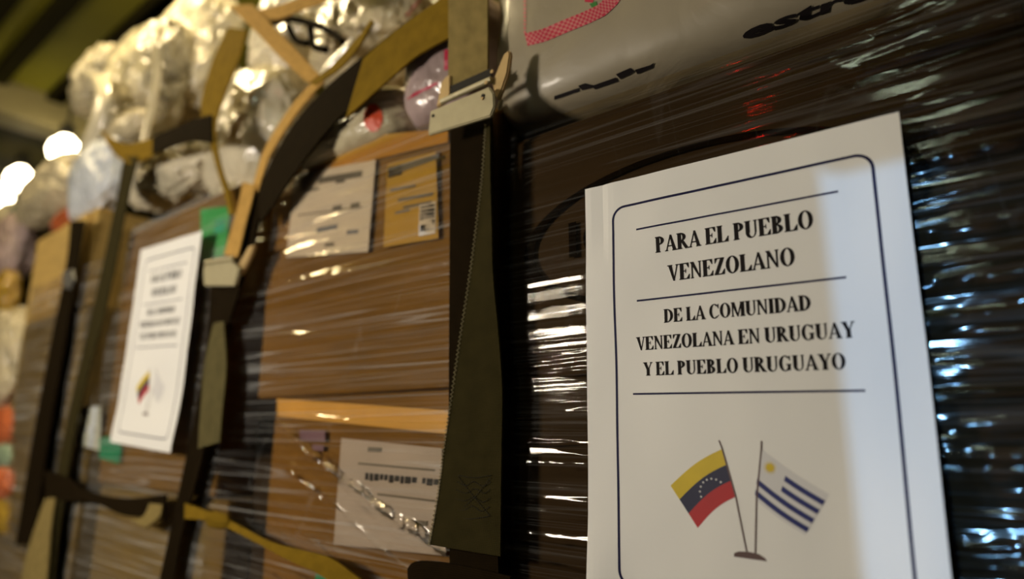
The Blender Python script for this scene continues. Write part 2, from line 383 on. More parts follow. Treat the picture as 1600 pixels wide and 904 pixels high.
# small red indicator lamp on the opposite wall
p = Vector((-.61, -1.735, H+1.01)); t = empty('indicator_lamp', p, 'small red indicator lamp on the wall behind the camera', 'lamp')
keep(link('housing', box_mesh(p.x-.03, p.x+.03, p.y-.004, p.y+.02, p.z-.03, p.z+.03, bev=.004), 'dark_metal'), t)
keep(link('lens', bag_mesh(p+Vector((0, .022, 0)), (.026, .016, .026), sub=3, amp=0, power=2), emit('red_glow', (1, .02, .01), 40)), t)

# ------------------------------------------------------------------ pallets and boxes
def pallet(x0, x1, label):
    t = empty('cargo_pallet', ((x0+x1)/2, .3, H-.365), label, 'pallet', 'aluminium pallets under the cargo')
    keep(link('deck', box_mesh(x0, x1, .0, .75, H-.365, PT, bev=.006), 'alu'), t)
    keep(link('edge_rail', box_mesh(x0, x1, -.02, .0, H-.36, PT-.006, bev=.004), 'steel'), t)
pallet(-.36, .06, 'flat metal pallet under the nearest wrapped carton')
pallet(-1.21, -.37, 'flat metal pallet under the cartons between the two buckled straps')
pallet(-2.2, -1.22, 'flat metal pallet under the blurred cartons at far left')
pallet(.07, .6, 'flat metal pallet under the dark carton at the right edge')

YF = .0165                     # carton faces
def carton(x0, x1, z0, z1, m, label, seed, y0=YF, depth=.38, tape='tape', flap=True, sag=.003, rot=0):
    t = empty('carton', ((x0+x1)/2, y0+depth/2, H+z0), label, 'box', 'cartons stacked on the pallets')
    keep(link('body', box_mesh(x0, x1, y0, y0+depth, H+z0, H+z1, bev=.005, cuts=5, sag=sag, seed=seed), m), t)
    if flap:   # lid flaps with the closing seam on top and the tape that runs down the front
        xm = (x0+x1)/2
        keep(link('flap', box_mesh(x0+.004, x1-.004, y0+.004, y0+depth/2-.002, H+z1, H+z1+.003, bev=.001), m), t)
        keep(link('flap', box_mesh(x0+.004, x1-.004, y0+depth/2+.002, y0+depth-.004, H+z1, H+z1+.003, bev=.001), m), t)
        keep(link('packing_tape', box_mesh(xm-.025, xm+.025, y0+depth/2-.03, y0+depth/2+.03, H+z1+.003, H+z1+.0036, bev=0), tape), t)
    return t
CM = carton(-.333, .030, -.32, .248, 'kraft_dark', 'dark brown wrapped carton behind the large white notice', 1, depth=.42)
CU2 = carton(-.722, -.345, .034, .292, 'kraft', 'brown carton with white and yellow labels left of the near strap', 2)
CL2 = carton(-.682, -.345, -.32, .030, 'kraft_warm', 'brown carton with lilac-grey label below the yellow-labelled carton', 3)
CU3 = carton(-1.175, -.800, -.085, .330, 'kraft', 'brown carton carrying the blurred white notice and green sticker', 4)
CL3 = carton(-1.165, -.770, -.32, -.090, 'kraft_grey', 'low carton at bottom left under the blurred white notice', 5)
CD2 = carton(-.775, -.695, -.32, .01, 'kraft_dark', 'narrow filler carton, gap shade in its colour, behind the second strap tail', 6, y0=.05)  # fills the gap; the gap's shade is put into the carton's dark colour
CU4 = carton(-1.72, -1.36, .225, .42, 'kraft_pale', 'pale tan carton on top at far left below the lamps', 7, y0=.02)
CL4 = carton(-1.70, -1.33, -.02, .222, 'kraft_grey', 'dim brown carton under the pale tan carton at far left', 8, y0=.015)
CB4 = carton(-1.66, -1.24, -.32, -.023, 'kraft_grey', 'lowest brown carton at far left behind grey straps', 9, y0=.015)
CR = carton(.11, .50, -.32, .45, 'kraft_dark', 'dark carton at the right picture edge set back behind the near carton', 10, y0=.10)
# face panel added for the pale carton's brighter half, no tape here
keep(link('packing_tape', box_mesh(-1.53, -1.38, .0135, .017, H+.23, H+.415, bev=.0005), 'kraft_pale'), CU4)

def face_plate(parent, name, quad, m, Y=.0122, th=.0006, label=None, inset=None):
    pts = [W(x, y, Y) for x, y in quad]
    o = keep(link(name, poly_plate(pts, (0, 1, 0), th), m), parent)
    if label: o['label'] = label
    return o
# tape along the box edges and the marks on their faces
face_plate(CL2, 'packing_tape', [(432, 622), (700, 641), (700, 678), (434, 650)], 'tape', label='amber tape band along the top edge')
face_plate(CU2, 'packing_tape', [(470, 262), (545, 215), (700, 200), (700, 222), (588, 248), (470, 285)], 'tape_amber', label='amber tape band under the bags')
face_plate(CL2, 'printed_mark', [(468, 671), (508, 672), (508, 690), (468, 688)], 'violet', Y=.0118, label='faded violet print')
face_plate(CL2, 'printed_mark', [(488, 694), (506, 695), (505, 704), (488, 703)], 'violet', Y=YF-.005)
def sticker(name, quad, m, label, cat, Y=.0112):
    pts = [W(x, y, Y) for x, y in quad]
    c = sum(pts, Vector())/len(pts)
    t = empty(name, c, label, cat)
    keep(link('sheet', poly_plate(pts, (0, 1, 0), .0005), m), t)
    def put(part, q, mm, lab=None):
        o = keep(link(part, poly_plate([W(x, y, Y-.0006) for x, y in q], (0, 1, 0), .0003), mm), t)
        if lab: o['label'] = lab
        return o
    return t, put
def dash(put, x, y, w, h, sl, m='ink_grey', part='printed_line'):
    put(part, [(x, y), (x+w, y+w*sl), (x+w-1, y+w*sl+h), (x-1, y+h)], m)
t, put = sticker('paper_label', [(460, 273), (587, 249), (575, 393), (447, 402)], 'paper_old', 'creased white shipping label on the middle carton', 'label')
for x, y, w, h, sl in ((498, 277, 68, 10, -.16), (525, 282, 14, 5, -.16), (520, 322, 14, 7, -.2), (548, 318, 14, 7, -.2), (495, 356, 32, 8, -.2), (542, 360, 18, 6, -.1), (508, 380, 14, 5, -.1), (478, 296, 20, 4, -.2), (466, 335, 100, 2, -.13)):
    dash(put, x, y, w, h, sl)
t, put = sticker('yellow_label', [(605, 256), (681, 236), (685, 372), (599, 386)], 'yellow_label', 'yellow shipping label with barcode beside the near strap', 'label')
put('header_band', [(606, 262), (686, 240), (686, 247), (606, 276)], 'ink_grey')
put('logo_block', [(606, 262), (628, 256), (628, 272), (606, 278)], 'ink')
for x, y, w, h, sl in ((622, 310, 55, 5, -.18), (610, 295, 40, 4, -.18), (618, 330, 22, 4, -.2), (630, 322, 45, 4, -.2)): dash(put, x, y, w, h, sl)
put('barcode_patch', [(655, 319), (681, 314), (680, 364), (654, 369)], 'paper_old')
for k in range(7):
    yy = 322+k*6
    put('bar', [(656.5, yy), (679, yy-4), (679, yy-4+(5.3 if k % 3 else 4)), (656.5, yy+(5.3 if k % 3 else 4))], 'ink')
t, put = sticker('paper_label', [(533, 684), (690, 700), (697, 868), (521, 850)], 'paper_lilac', 'lilac-grey paper label under loose wrap on the lower carton', 'label', Y=.0112)
random.seed(4)
x = 571
while x < 690:
    w = random.choice((5, 7, 9)); h = random.choice((9, 11, 12))
    if not (627 < x < 631 or 652 < x < 658): put('letter', [(x, 738+(x-571)*.09), (x+w, 738+(x+w-571)*.09), (x+w-1, 738+h+(x+w-571)*.09), (x-1, 738+h+(x-571)*.09)], 'ink')
    x += w+2
dash(put, 575, 698, 22, 7, .05); dash(put, 560, 722, 120, 3, .09); dash(put, 590, 770, 90, 3, .12); dash(put, 650, 812, 18, 8, .1)
t, put = sticker('green_sticker', [(313, 326), (360, 322), (352, 398), (314, 408)], 'green', 'bright green square sticker above the second buckle', 'sticker')
put('printed_mark', [(336, 345), (352, 341), (350, 362), (334, 364)], 'teal')
t, put = sticker('teal_sticker', [(155, 684), (180, 680), (190, 700), (186, 724), (155, 716)], 'teal', 'teal round-cornered sticker below left of the blurred notice', 'sticker')
t, put = sticker('clear_sleeve', [(111, 636), (158, 634), (155, 704), (111, 690)], 'bag_blue', 'pale bluish document sleeve left of the teal sticker', 'sleeve')
put('fold', [(126, 636), (133, 636), (130, 696), (123, 693)], 'ink_grey')
t, put = sticker('lilac_strip', [(306, 452), (316, 450), (300, 560), (288, 560)], 'violet', 'lilac paper strip right of the blurred notice', 'label')
t, put = sticker('green_sticker', [(493, 896), (520, 902), (520, 925), (490, 925)], 'teal', 'green sticker corner at the bottom picture edge', 'sticker')

# circular print and letters on the dark carton
def arc_strip(cx, cz, r0, r1, a0, a1, n=40, Y=.0128, sx=1.0):
    vs = []; fs = []
    for i in range(n+1):
        a = a0+(a1-a0)*i/n
        for r in (r0, r1): vs.append((cx+sx*r*math.cos(a), Y, cz+r*math.sin(a)))
    for i in range(n): fs.append((2*i, 2*i+1, 2*i+3, 2*i+2))
    return mesh(vs, fs)
keep(link('printed_ring', arc_strip(-.168, H+.140, .054, .058, 0, 2*math.pi, 72, sx=2.5), 'ink_print'), CM)
q0 = W(880, 345, .005); q1 = W(893, 397, .005)
keep(link('printed_letter', box_mesh(q0.x, q1.x, .0125, .0131, q1.z, q0.z, bev=0), 'ink_print'), CM)
q = W(924, 366, .005); hh = (q0.z-q1.z)/2
keep(link('printed_letter', arc_strip(q.x, q.z, hh*.72, hh, .5, 2*math.pi-.5, 30, sx=.85), 'ink_print'), CM)

# ------------------------------------------------------------------ stretch wrap
def film(name, x0, x1, z0, z1, m, label, seed, ncre=110, amp=.0022, slope=(-.05, .05), Y=.0102, amask=None, wid=(.0018, .006), extra=0, nx=60, dz=.0012, loose=None, ret=(0, 0)):
    rng = np.random.RandomState(seed)
    nz = int((z1-z0)/dz)
    xs = np.linspace(x0, x1, nx+1); zs = np.linspace(z0, z1, nz+1)
    X, Z = np.meshgrid(xs, zs)
    hgt = np.zeros_like(X)
    for _ in range(ncre):
        zj = rng.uniform(z0, z1); s = rng.uniform(*slope); w = rng.uniform(*wid)
        ph = rng.uniform(0, 6.28); xc = rng.uniform(x0, x1); xw = rng.uniform(.06, .3)
        line = zj+s*(X-xc)+.0018*np.sin(X*rng.uniform(8, 30)+ph)+.00014*np.sin(X*rng.uniform(120, 420)+ph)
        A = amp*(.12+.9*rng.uniform(0, 1)**1.8)*np.exp(-((X-xc)/xw)**2)*(1+.12*np.sin(X*rng.uniform(90, 330)+ph*2))
        hgt += A*np.exp(-((Z-line)/w)**2)
    for _ in range(extra):      # short tight puckers near the corner
        zj = rng.uniform(z0, z1); xc = rng.uniform(x1-.11, x1); s = rng.uniform(.0, .12); w = rng.uniform(.0008, .0024)
        hgt += rng.uniform(.0003, .0013)*np.exp(-((X-xc)/rng.uniform(.012, .05))**2)*np.exp(-((Z-zj-s*(X-xc))/w)**2)
    for _ in range(7):
        kx, kz, ph = rng.uniform(6, 22), rng.uniform(15, 70), rng.uniform(0, 6.28)
        hgt += .0005*np.sin(kx*X+kz*Z+ph)
    if loose is not None: hgt += loose(X, Z, rng)
    hgt = np.clip(hgt, -.0006, None); hgt = .0085*np.tanh(hgt/.0085)
    if amask is not None: hgt = hgt*amask(X, Z)
    Yg = Y-hgt
    vs = np.stack([X, Yg, Z+H], -1).reshape(-1, 3)
    n = nx+1; idx = np.arange((nz+1)*n).reshape(nz+1, n)
    fs = np.stack([idx[:-1, :-1], idx[:-1, 1:], idx[1:, 1:], idx[1:, :-1]], -1).reshape(-1, 4)
    vs = vs.tolist(); fs = fs.tolist()
    for side, d in ((0, ret[0]), (nx, ret[1])):        # the film carries on round the carton's corner
        if not d: continue
        base = len(vs)
        for k in range(1, 5):
            for i in range(nz+1):
                v = vs[idx[i, side]]; vs.append([v[0]+(.004 if side else -.004)*min(1, k), v[1]+d*k/4, v[2]])
        for k in range(4):
            for i in range(nz):
                a = (idx[i, side] if k == 0 else base+(k-1)*(nz+1)+i); b = (idx[i+1, side] if k == 0 else base+(k-1)*(nz+1)+i+1)
                c = base+k*(nz+1)+i+1; e = base+k*(nz+1)+i
                fs.append([int(a), int(e), int(c), int(b)])
    me = mesh(vs, fs)
    o = link(name, me, m, smooth=True)
    return tag(o, label, 'plastic wrap', 'clear wrap around the cartons')
def near_mask(X, Z):           # pulled tight at the upper left, gathered in ropes lower down and towards the corner
    low = 1/(1+np.exp((Z-.085)*70)); right = 1/(1+np.exp(-(X+.105)*60))
    return np.clip(.07+.75*low+.75*right, 0, 1)
film('stretch_wrap', -.338, .034, -.318, .256, 'film_a', 'shiny creased clear wrap round the carton with the large notice', 11, ncre=150, amp=.0021, ret=(0, .3), amask=near_mask, wid=(.0010, .0055), dz=.0006, nx=220, extra=160)
def slack(X, Z, rng):         # loose lower edge hanging away in diagonal folds
    h = np.zeros_like(X); zl = .02
    mask = 1/(1+np.exp((Z+.02)*90))
    for k in range(26):
        zj = rng.uniform(-.30, .05); w = rng.uniform(.002, .006); xc = rng.uniform(-.70, -.36)
        line = zj-.42*(X-xc)+.004*np.sin(X*25+k)
        h += rng.uniform(.0008, .0030)*np.exp(-((Z-line)/w)**2)*np.exp(-((X-xc)/.14)**2)
    h = h*mask
    for pts, amp, w in ((((430, 655), (480, 705), (560, 768), (640, 828), (715, 880)), .0052, .0030), (((612, 800), (650, 826), (705, 856)), .0045, .0026), (((440, 730), (480, 760), (505, 790)), .0035, .0026), (((540, 742), (590, 795), (630, 830)), .003, .0022)):
        P = [W(x, y, .006) for x, y in pts]; px_ = np.array([p.x for p in P]); pz_ = np.array([p.z-H for p in P])
        line = np.interp(X, px_, pz_)+.0008*np.sin(X*170)
        env = 1/(1+np.exp(-(X-px_[0]-.008)*250))/(1+np.exp((X-px_[-1]+.004)*250))
        h = h+amp*env*(1+.3*np.sin(X*410)+.3*np.sin(X*157+1)+.15*np.sin(X*730))*np.exp(-((Z-line)/w)**2)
    return h
film('stretch_wrap', -.80, -.343, -.318, .300, 'film_b', 'loose clear wrap over the two labelled cartons mid picture', 12, ncre=150, amp=.0013, slope=(-.10, .02), loose=slack, nx=220)
film('stretch_wrap', -1.20, -.803, -.318, .335, 'film_c', 'blurred clear wrap over the carton with the smaller notice', 23, ncre=60, amp=.0014, dz=.002, nx=60)
film('stretch_wrap', -1.66, -1.22, -.318, .30, 'film_c', 'blurred clear wrap over the far left cartons', 14, ncre=50, amp=.003, dz=.004, nx=30, Y=.011)
film('stretch_wrap', .10, .50, -.318, .45, 'film_a', 'clear wrap on the dark carton at the right picture edge', 15, ncre=60, amp=.0022, dz=.003, nx=30, Y=.092)

# ------------------------------------------------------------------ bold serif lettering
def glyphs():
    G = {}
    T, t = .285, .07
    def rect(x0, y0, x1, y1): return [(x0, y0), (x1, y0), (x1, y1), (x0, y1)]
    def stem(x, w=T, y0=0, y1=1, s=(1, 1), o=.075):
        r = [rect(x, y0, x+w, y1)]
        if s[0]: r.append(rect(x-o, 0, x+w+o, .05))
        if s[1]: r.append(rect(x-o, .95, x+w+o, 1))
        return r
    def ring(cx, cy, ro, ri, a0, a1, n=20, ci=None):
        cix, ciy = ci or (cx, cy); out = []
        for i in range(n):
            b0 = math.radians(a0+(a1-a0)*i/n); b1 = math.radians(a0+(a1-a0)*(i+1)/n)
            P = lambda c, r, b: (c[0]+r[0]*math.cos(b), c[1]+r[1]*math.sin(b))
            out.append([P((cx, cy), ro, b0), P((cx, cy), ro, b1), P((cix, ciy), ri, b1), P((cix, ciy), ri, b0)])
        return out
    E = stem(.10)+[rect(.1, .95, .86, 1), rect(.1, 0, .9, .05), rect(.3, .485, .58, .535), [(.86, 1), (.86, .70), (.835, .70), (.66, .96)], [(.92, .30), (.895, .30), (.66, .04), (.90, 0)], [(.60, .36), (.60, .66), (.57, .60), (.57, .42)]]
    G['E'] = (E, .987)
    G['L'] = (stem(.10)+[rect(.1, 0, .9, .05), [(.93, .33), (.905, .33), (.64, .04), (.91, 0)]], .97)
    bowl = ring(.33, .735, (.46, .265), (.21, .22), -90, 90)
    P = stem(.10)+bowl+[rect(.3, .955, .36, 1), rect(.3, .47, .36, .515)]
    G['P'] = (P, .90)
    G['R'] = (stem(.10)+bowl+[rect(.3, .955, .36, 1), rect(.3, .47, .36, .515), [(.36, .50), (.60, .50), (1.02, 0), (.75, 0)], rect(.75, 0, 1.08, .05)], 1.07)
    G['B'] = (stem(.10)+ring(.33, .755, (.42, .245), (.18, .2), -90, 90)+ring(.33, .262, (.50, .262), (.24, .215), -90, 90)+[rect(.3, .955, .36, 1), rect(.3, 0, .36, .048), rect(.3, .485, .36, .535)], .95)
    G['D'] = (stem(.10)+ring(.34, .5, (.66, .5), (.40, .452), -90, 90)+[rect(.3, .952, .36, 1), rect(.3, 0, .36, .048)], 1.07)
    G['O'] = (ring(.55, .5, (.50, .52), (.25, .47), 0, 360, 32), 1.12)
    C = ring(.55, .5, (.50, .52), (.25, .47), 48, 312, 26)
    G['C'] = (C+[[(.97, 1), (.945, 1), (.82, .86), (.97, .66)], [(1.0, .22), (.93, .22), (.70, .0), (.88, .11)]], 1.06)
    G['G'] = (C+[[(.97, 1), (.945, 1), (.82, .86), (.97, .66)], rect(.76, .05, .98, .44), rect(.66, .40, 1.06, .45), [(.70, .01), (.76, .06), (.98, .12), (.9, .06)]], 1.15)
    G['U'] = (stem(.10, y0=.30, s=(0, 1))+stem(.80, w=.09, y0=.30, s=(0, 1))+ring(.4825, .31, (.3825, .325), (.2325, .265), 180, 360, 18, ci=(.5675, .31)), 1.05)
    G['A'] = ([[(.08, 0), (.145, 0), (.53, .95), (.47, .99)], [(.44, 1.0), (.57, 1.0), (.98, 0), (.71, 0)], rect(.24, .28, .68, .335), rect(0, 0, .24, .05), rect(.64, 0, 1.05, .05)], 1.05)
    G['V'] = ([[(.08, 1), (.35, 1), (.62, .0), (.50, 0)], [(.84, 1), (.905, 1), (.58, 0), (.54, .05)], rect(0, .95, .42, 1), rect(.74, .95, 1.0, 1)], 1.02)
    G['N'] = (stem(.13, w=.085)+stem(.80, w=.085, s=(0, 1))+[[(.03, 1), (.30, 1), (.88, 0), (.80, 0)], rect(.03, .95, .3, 1)], 1.05)
    G['M'] = (stem(.12, w=.085)+stem(.97)+[[(.06, 1), (.34, 1), (.70, .0), (.60, 0)], [(.97, 1), (1.1, 1), (.66, 0), (.61, .03)]], 1.38)
    G['Z'] = ([rect(.1, .95, .86, 1), rect(.06, 0, .86, .05), [(.58, .96), (.86, .96), (.34, .04), (.06, .04)], [(.1, 1), (.1, .70), (.125, .70), (.30, .96)], [(.90, .32), (.875, .32), (.62, .04), (.87, 0)]], .96)
    G['I'] = (stem(.13), .55)
    G['Y'] = ([[(.06, 1), (.34, 1), (.62, .45), (.38, .45)], [(.86, 1), (.93, 1), (.60, .45), (.55, .45)], rect(0, .95, .41, 1), rect(.76, .95, 1.02, 1)]+stem(.38, y1=.50, s=(1, 0)), 1.02)
    return G
GL = glyphs()
def text_polys(s, u0, u1, base, cap):
    adv = 0; place = []
    for ch in s:
        if ch == ' ': adv += .36; continue
        place.append((ch, adv)); adv += GL[ch][1]
    sc = (u1-u0)/(adv-.03); out = []
    for ch, a in place:
        for poly in GL[ch][0]:
            for ou, ov in ((-.022, 0), (.022, 0), (0, .012), (0, -.012)):    # the strokes' printed weight
                out.append([(u0+(a+x)*sc+ou*cap, base+y*cap+ov*cap) for x, y in poly])
    return out

# ------------------------------------------------------------------ the printed notices
def bez(a, b, n): return [(a[0]+(b[0]-a[0])*i/n, a[1]+(b[1]-a[1])*i/n) for i in range(n+1)]
def notice(S, label, fine=True):
    base = S(105, -297, 0)
    t = empty('printed_notice', base, label, 'sign', 'printed notices taped on the wrap')
    def polys(name, P, m, off, lab=None):
        vs = []; fs = []
        for p in P:
            b = len(vs); vs += [S(u, v, off) for u, v in p]; fs.append(tuple(range(b, b+len(p))))
        o = keep(link(name, mesh(vs, fs), m), t)
        if lab: o['label'] = lab
        return o
    def strip(pts, w):
        out = []
        for (a, b) in zip(pts[:-1], pts[1:]):
            dx, dy = b[0]-a[0], b[1]-a[1]; l = math.hypot(dx, dy); nx, ny = -dy/l*w/2, dx/l*w/2
            ex, ey = dx/l*w*.1, dy/l*w*.1
            out.append([(a[0]+nx-ex, a[1]+ny-ey), (a[0]-nx-ex, a[1]-ny-ey), (b[0]-nx+ex, b[1]-ny+ey), (b[0]+nx+ex, b[1]+ny+ey)])
        return out
    n, mrow = 42, 60
    vs = [S(210*i/n, -297*j/mrow, 0) for j in range(mrow+1) for i in range(n+1)]
    k = len(vs); vs += [S(210*i/n, -297*j/mrow, -.25) for j in range(mrow+1) for i in range(n+1)]
    fs = []
    for j in range(mrow):
        for i in range(n):
            a = j*(n+1)+i; fs.append((a, a+n+1, a+n+2, a+1)); fs.append((k+a, k+a+1, k+a+n+2, k+a+n+1))
    for i in range(n):
        fs.append((i, i+1, k+i+1, k+i)); a = mrow*(n+1)+i; fs.append((a, k+a, k+a+1, a+1))
    for j in range(mrow):
        a = j*(n+1); b = a+n+1; fs.append((a, k+a, k+b, b)); a += n; b += n; fs.append((a, b, k+b, k+a))
    keep(link('paper_sheet', mesh(vs, fs), 'paper', smooth=False), t)
    # border with rounded corners
    L, Rr, T, B, r = 24, 194.3, -20.6, -281, 9.5
    path = bez((L, B+r), (L, T-r), 60)
    path += [(L+r-r*math.cos(a), T-r+r*math.sin(a)) for a in [math.pi/2*i/10 for i in range(1, 10)]]
    path += bez((L+r, T), (Rr-r, T), 40)
    path += [(Rr-r+r*math.sin(a), T-r+r*math.cos(a)) for a in [math.pi/2*i/10 for i in range(1, 10)]]
    path += bez((Rr, T-r), (Rr, B+r), 60)
    path += [(Rr-r+r*math.cos(a), B+r-r*math.sin(a)) for a in [math.pi/2*i/10 for i in range(1, 10)]]
    path += bez((Rr-r, B), (L+r, B), 40)
    path += [(L+r-r*math.sin(a), B+r-r*math.cos(a)) for a in [math.pi/2*i/10 for i in range(1, 11)]]
    polys('printed_border', strip(path, 1.75), 'navy', .12)
    for (a, b, v) in ((43, 175, -40.1), (41.9, 174.9, -92), (36.6, 179, -156.6)):
        polys('printed_rule', strip(bez((a, v), (b, v), 60), 1.3), 'navy', .12)
    for s, a, b, v, c in (('PARA EL PUEBLO', 57.3, 160.2, -59.6, 11.2), ('VENEZOLANO', 65.6, 148.2, -80.9, 11.1), ('DE LA COMUNIDAD', 61.6, 155, -109.2, 9.2),
                          ('VENEZOLANA EN URUGUAY', 40.2, 176.7, -126.8, 9.1), ('Y EL PUEBLO URUGUAYO', 45, 170.6, -144.4, 9.0)):
        polys('printed_text', text_polys(s, a, b, v, c), 'ink', .12)
    # flags on a little stand
    def bil(a, b, c, d, s, q, bow=0.0):   # s from pole edge (a-d) to fly edge (b-c); q from top to bottom
        x = (a[0]*(1-s)+b[0]*s)*(1-q)+(d[0]*(1-s)+c[0]*s)*q; y = (a[1]*(1-s)+b[1]*s)*(1-q)+(d[1]*(1-s)+c[1]*s)*q
        return (x, y+bow*math.sin(math.pi*s))
    def patch(q4, s0, s1, t0, t1, bow, n=12):
        return [[bil(*q4, s0+(s1-s0)*i/n, t0, bow), bil(*q4, s0+(s1-s0)*(i+1)/n, t0, bow), bil(*q4, s0+(s1-s0)*(i+1)/n, t1, bow), bil(*q4, s0+(s1-s0)*i/n, t1, bow)] for i in range(n)]
    f1 = ((97.7, -190.9), (62.1, -215.4), (79.1, -239.5), (104.6, -218.6))
    polys('flag_band', patch(f1, 0, 1, 0, 1/3, 2.6), 'flag_yellow', .12, 'yellow band of the left flag')
    polys('flag_band', patch(f1, 0, 1, 1/3, 2/3, 2.6), 'flag_blue', .12, 'dark blue band of the left flag')
    polys('flag_band', patch(f1, 0, 1, 2/3, 1, 2.6), 'flag_red', .12, 'red band of the left flag')
    stars = []
    for (zx, zy) in ((330, 410), (322, 375), (328, 342), (345, 314), (369, 296), (400, 289), (432, 295), (463, 312)):
        u = 62.1+(zx-130)/428*42.2; 
        X = 1020+zx/4.303; Yp = 680+zy/4.305
        q = W(X, Yp); dx = q.x+.2428; dz = q.z-H-.1791; ca, sa = math.cos(-.0212), math.sin(-.0212)
        cu, cv = (dx*ca+dz*sa)*1000, (-dx*sa+dz*ca)*1000
        stars.append([(cu+(.85 if i % 2 == 0 else .4)*math.sin(math.pi*i/5), cv+(.85 if i % 2 == 0 else .4)*math.cos(math.pi*i/5)) for i in range(10)])
    polys('star_arc', stars, 'flag_white', .20, 'arc of eight small white stars')
    f2 = ((121.2, -190), (156.4, -213.2), (142.2, -236.3), (115.3, -218.8))
    polys('flag_field', patch(f2, 0, 1, 0, 1, -1.2), 'flag_white', .12, 'white field of the right flag')
    for a, b, s in ((.16, .27, .40), (.38, .49, .40), (.60, .71, 0), (.82, .93, 0)):
        polys('flag_stripe', patch(f2, s, 1, a, b, -1.2), 'flag_stripe', .18)
    su = bil(*f2, .17, .24); sun = []
    for i in range(16):
        a = 2*math.pi*i/16; d = .17
        sun.append([(su[0]+2.0*math.cos(a-d), su[1]+2.0*math.sin(a-d)), (su[0]+4.3*math.cos(a), su[1]+4.3*math.sin(a)), (su[0]+2.0*math.cos(a+d), su[1]+2.0*math.sin(a+d))])
    sun.append([(su[0]+2.2*math.cos(2*math.pi*i/20), su[1]+2.2*math.sin(2*math.pi*i/20)) for i in range(20)])
    polys('sun_emblem', sun, 'flag_yellow', .20, 'small golden sun with rays')
    polys('flag_pole', strip(bez((95.7, -186), (97.3, -190.5), 3)+bez((97.3, -190.5), (104.3, -219), 14)[1:]+bez((104.3, -219), (108.9, -250), 16)[1:], 1.0), 'pole_brown', .24)
    polys('flag_pole', strip(bez((121.6, -185.5), (121.1, -190.5), 3)+bez((121.1, -190.5), (116.6, -219), 14)[1:]+bez((116.6, -219), (113.8, -250), 16)[1:], 1.0), 'pole_brown', .24)
    polys('flag_base', [[(101, -253.2), (101.3, -251.2), (104, -249.9), (110, -249.3), (116, -249.9), (119.3, -251.6), (120.4, -253.2)]], 'pole_brown', .26)
    return t
def sstep(x): x = max(0, min(1, x)); return x*x*(3-2*x)
def S1(u, v, off):             # near sheet: nearly flat, right and lower edges curl off the wrap
    a = -.0212; x = u/1000; z = v/1000
    y = -.010*sstep((u-165)/50)*sstep((-v-130)/120)
    y += -.0045*sstep((35-u)/35)*sstep((-v-235)/60)
    y += -.0016*math.sin(-v/46+.6)*sstep((u-178)/32)
    y += .0012*math.exp(-((u-14)/5)**2)*sstep((70+v)/40)
    y += .0012*noise.noise(Vector((u/70, v/70, 2)))+.0005*noise.noise(Vector((u/28, v/60, 9)))
    return Vector((-.2428+x*math.cos(a)-z*math.sin(a), y-off/1000-.0012, H+.1791+x*math.sin(a)+z*math.cos(a)))
notice(S1, 'large sharp white notice PARA EL PUEBLO VENEZOLANO on the nearest wrap')
def S2(u, v, off):
    a = -.0564; x = u/1000; z = v/1000; ry = -.0187
    X = x*math.cos(a)-z*math.sin(a); Z = x*math.sin(a)+z*math.cos(a)
    y = -.003+X*math.sin(ry)-.004*sstep((-v-220)/77)+.0015*noise.noise(Vector((u/60, v/60, 5)))
    return Vector((-1.063+X*math.cos(ry), y-off/1000-.0012, H+.277+Z))
t2 = notice(S2, 'small blurred white notice on the carton left of the second strap')
# ------------------------------------------------------------------ bags on top of the cartons
BAGS = 'plastic bags heaped on the cartons'
def bag(px, py, Y, rx, ry, m, label, seed, dep=None, cat='bag', **kw):
    s = mpp(px, py, Y); d = dep or min(rx, ry)*s*.95
    Y = Y+d; s = mpp(px, py, Y); c = W(px, py, Y)
    # an x extent seen obliquely needs a longer body along the row
    g = W(px+rx, py, Y).x-c.x
    me = bag_mesh(c, (abs(g)*.92, d, ry*s*1.02), seed=seed, **kw)
    o = link('plastic_bag', me, m, smooth=True)
    return tag(o, label, cat, BAGS)
bag(302, 88, .15, 48, 96, 'bag_white', 'tall white bag above the V-shaped strap, second from left on the heap', 1, amp=.16, pinch=.3)
bag(222, 140, .07, 48, 84, 'bag_clear', 'grey see-through bag with dark contents at the left end of the heap', 2, amp=.14, crease=.8)
bag(152, 128, .06, 26, 40, 'bag_clear', 'small crumpled pale bag sticking out at the heap\'s left end', 3, amp=.2, crease=.9)
bag(402, 215, .05, 74, 104, 'bag_white', 'big shiny round clear bag below the crossed straps', 4, amp=.08, power=2.2)
bag(276, 272, .03, 62, 44, 'bag_white', 'low shiny white bag under the V-shaped strap', 5, amp=.14)
bag(200, 205, .04, 28, 22, 'bag_cream', 'small cream bundle in the crook of the V-shaped strap', 6, amp=.1)
bag(160, 280, .02, 34, 60, 'bag_blue', 'bluish white bag hanging over the third strap', 7, amp=.14)
bag(92, 305, .02, 46, 44, 'bag_cream', 'cream bag beside the nearest glowing lamp', 8, amp=.14)
bag(470, 60, .12, 62, 70, 'bag_white', 'white bag behind the crossed straps', 9, amp=.14, crease=.8)
bag(590, 55, .10, 90, 78, 'bag_cream', 'cream printed bag behind the sweeping brown strap', 10, amp=.10, crease=.6)
def pillow(x0, x1, z0, z1, y0, y1, m, label, seed, **kw):
    kw.setdefault('power', 5); kw.setdefault('amp', .03)
    return tag(link('plastic_bag', bag_mesh(((x0+x1)/2, (y0+y1)/2, H+(z0+z1)/2), ((x1-x0)/2, (y1-y0)/2, (z1-z0)/2), seed=seed, sub=6, **kw), m, smooth=True), label, 'bag', BAGS)
pillow(-.475, -.365, .300, .44, .0, .20, 'bag_pink', 'pinkish white bag with red print left of the near buckle', 11)
pillow(-.70, -.475, .302, .375, -.002, .22, 'bag_cream', 'cream bag with orange-red dot above the white label', 12)
